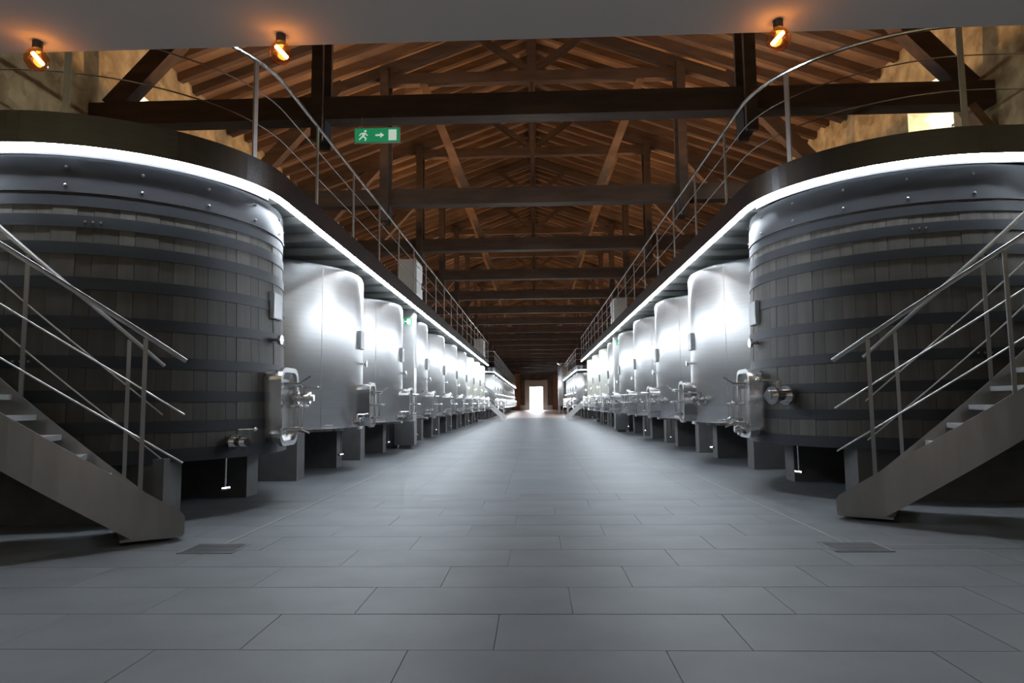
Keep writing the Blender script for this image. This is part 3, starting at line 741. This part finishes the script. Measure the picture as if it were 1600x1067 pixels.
m = MB(); m.lathe([(.02, 5.42), (.3, 5.45), (.62, 5.7), (.55, 6.0), (.3, 6.2), (.02, 6.28)], 32); m.build('vessel_dome', 'chrome', v)
for k in range(3):
    a = k * 2 * PI / 3 + .4; m = MB(); m.tube([(.45 * math.cos(a), .45 * math.sin(a), 0), (.45 * math.cos(a), .45 * math.sin(a), 1.0)], .06, 8); m.build('leg', 'steel_dark', v)
for k, (x, y) in enumerate(((2.75, 82.0), (2.9, 84.5))):
    m = MB(); m.tube([(0, 0, 0), (0, 0, 5.6), (.15, 0, 5.75), (1.2, 0, 5.75)], .07, 10); o = m.build('vertical_pipe', 'steel'); o.location = (x, y, 0); tag(o, '%s upright steel pipe beyond the slim domed vessel' % ('nearer', 'farther')[k], 'pipe')

# ------------------------------------------------------------------ lamps
def lamp_light(name, loc, power, col, size, parent=None):
    ld = bpy.data.lights.new(name, 'POINT'); ld.energy = power; ld.color = col; ld.shadow_soft_size = size
    o = bpy.data.objects.new(name, ld); COL.objects.link(o); o.location = loc
    if parent: o.parent = parent
    return o
REFLECTION_BULBS = ((-1.89, 2.44, 2.535, 'leftmost of three bulbs under the grey soffit standing in for glass reflections'), (-.946, 2.44, 2.54, 'middle one of three bulbs under the grey soffit standing in for glass reflections'), (.913, 2.44, 2.545, 'rightmost of three bulbs under the grey soffit standing in for glass reflections'))
GLOBES = []  # bulbs added in place of lamp reflections in the viewing window
for x, y, z, lb in REFLECTION_BULBS:
    b = thing('reflection_bulb', lb, 'bulb', (x, y, SOFFIT), 'stand-in bulbs for glass reflections')
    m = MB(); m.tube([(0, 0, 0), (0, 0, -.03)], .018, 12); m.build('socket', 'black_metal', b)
    m = MB(); m.lathe([(.004, -.115), (.026, -.108), (.042, -.085), (.042, -.064), (.028, -.04), (.014, -.028)], 16); gl_ = m.build('reflection_globe', None, b); GLOBES.append(gl_)
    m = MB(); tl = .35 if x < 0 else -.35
    m.tube([(-tl * .05, 0, -.045), (tl * .07, 0, -.092)], .008, 6); m.build('filament', 'reflection_glow', b)
    lamp_light('reflection_light', (0, 0.0, -.07), 0.015, (1.0, .55, .22), .02, b)
# amber globe glass, then unseen uplights added behind the viewer to brighten the soffit
mat('amber_glass', (1, .6, .25), .1)
m_ = MATS['amber_glass']; o_ = [n for n in m_.node_tree.nodes if n.type == 'OUTPUT_MATERIAL'][0]
tb = m_.node_tree.nodes.new('ShaderNodeBsdfTransparent'); tb.inputs[0].default_value = (1.0, .62, .30, 1); gb = m_.node_tree.nodes.new('ShaderNodeBsdfGlossy'); gb.inputs['Roughness'].default_value = .05; gb.inputs[0].default_value = (1, .75, .5, 1)
mb = m_.node_tree.nodes.new('ShaderNodeMixShader'); mb.inputs[0].default_value = .12
m_.node_tree.links.new(tb.outputs[0], mb.inputs[1]); m_.node_tree.links.new(gb.outputs[0], mb.inputs[2]); m_.node_tree.links.new(mb.outputs[0], o_.inputs['Surface'])
for k, x in enumerate((-1.7, 1.7)):  # added fill lamps, out of view, lifting the soffit tone
    rl = thing('soffit_fill_uplight', 'added bowl uplight behind the viewer brightening the soffit, %s one' % ('left', 'right')[k], 'lamp', (x, -.9, SOFFIT), 'added soffit uplights')
    m = MB(); m.tube([(0, 0, 0), (0, 0, -.62)], .006, 6); m.build('lamp_cord', 'black_metal', rl)
    m = MB(); m.lathe([(.01, -.72), (.1, -.70), (.17, -.62), (.165, -.62), (.09, -.69), (.01, -.71)], 24, cap=False); m.build('lamp_bowl', 'black_metal', rl)
    ld = bpy.data.lights.new('soffit_fill_light', 'SPOT'); ld.energy = SOFFIT_FILL_W; ld.color = (1.0, .92, .84); ld.shadow_soft_size = .06; ld.spot_size = math.radians(172); ld.spot_blend = .1
    lo = bpy.data.objects.new('soffit_fill_light', ld); COL.objects.link(lo); lo.parent = rl; lo.location = (0, 0, -.60); lo.rotation_euler = (PI, 0, 0)
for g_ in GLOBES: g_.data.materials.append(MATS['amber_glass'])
# uplights on the queen posts, washing the roof
for k in range(12):
    y = TRUSS0 + TRUSSP * k
    for s in (-1, 1):
        u = thing('roof_uplight', 'small warm uplight on the %s post of the %s roof truss' % (SIDE[s], ORD[k]), 'lamp', (s * 3.84, y + .42, 6.95), 'warm roof uplights')
        m = MB(); m.tube([(0, 0, -.1), (0, 0, .05)], .055, 12); m.build('lamp_housing', 'black_metal', u)
        m = MB(); m.tube([(0, 0, .05), (0, 0, .058)], .045, 12); m.build('lamp_lens', 'lamp_glow', u)
        m = MB(); m.box(-.02, .02, -.12, 0, -.06, -.02); m.build('lamp_bracket', 'black_metal', u)
        ld = bpy.data.lights.new('uplight', 'SPOT'); ld.energy = WARM_W * (2.0 if k < 1 else 1.5); ld.color = (1.0, .60, .30); ld.shadow_soft_size = .05; ld.spot_size = math.radians(179); ld.spot_blend = .08
        lo = bpy.data.objects.new('uplight', ld); COL.objects.link(lo); lo.parent = u; lo.location = (0, 0, .075); lo.rotation_euler = (PI, 0, 0)
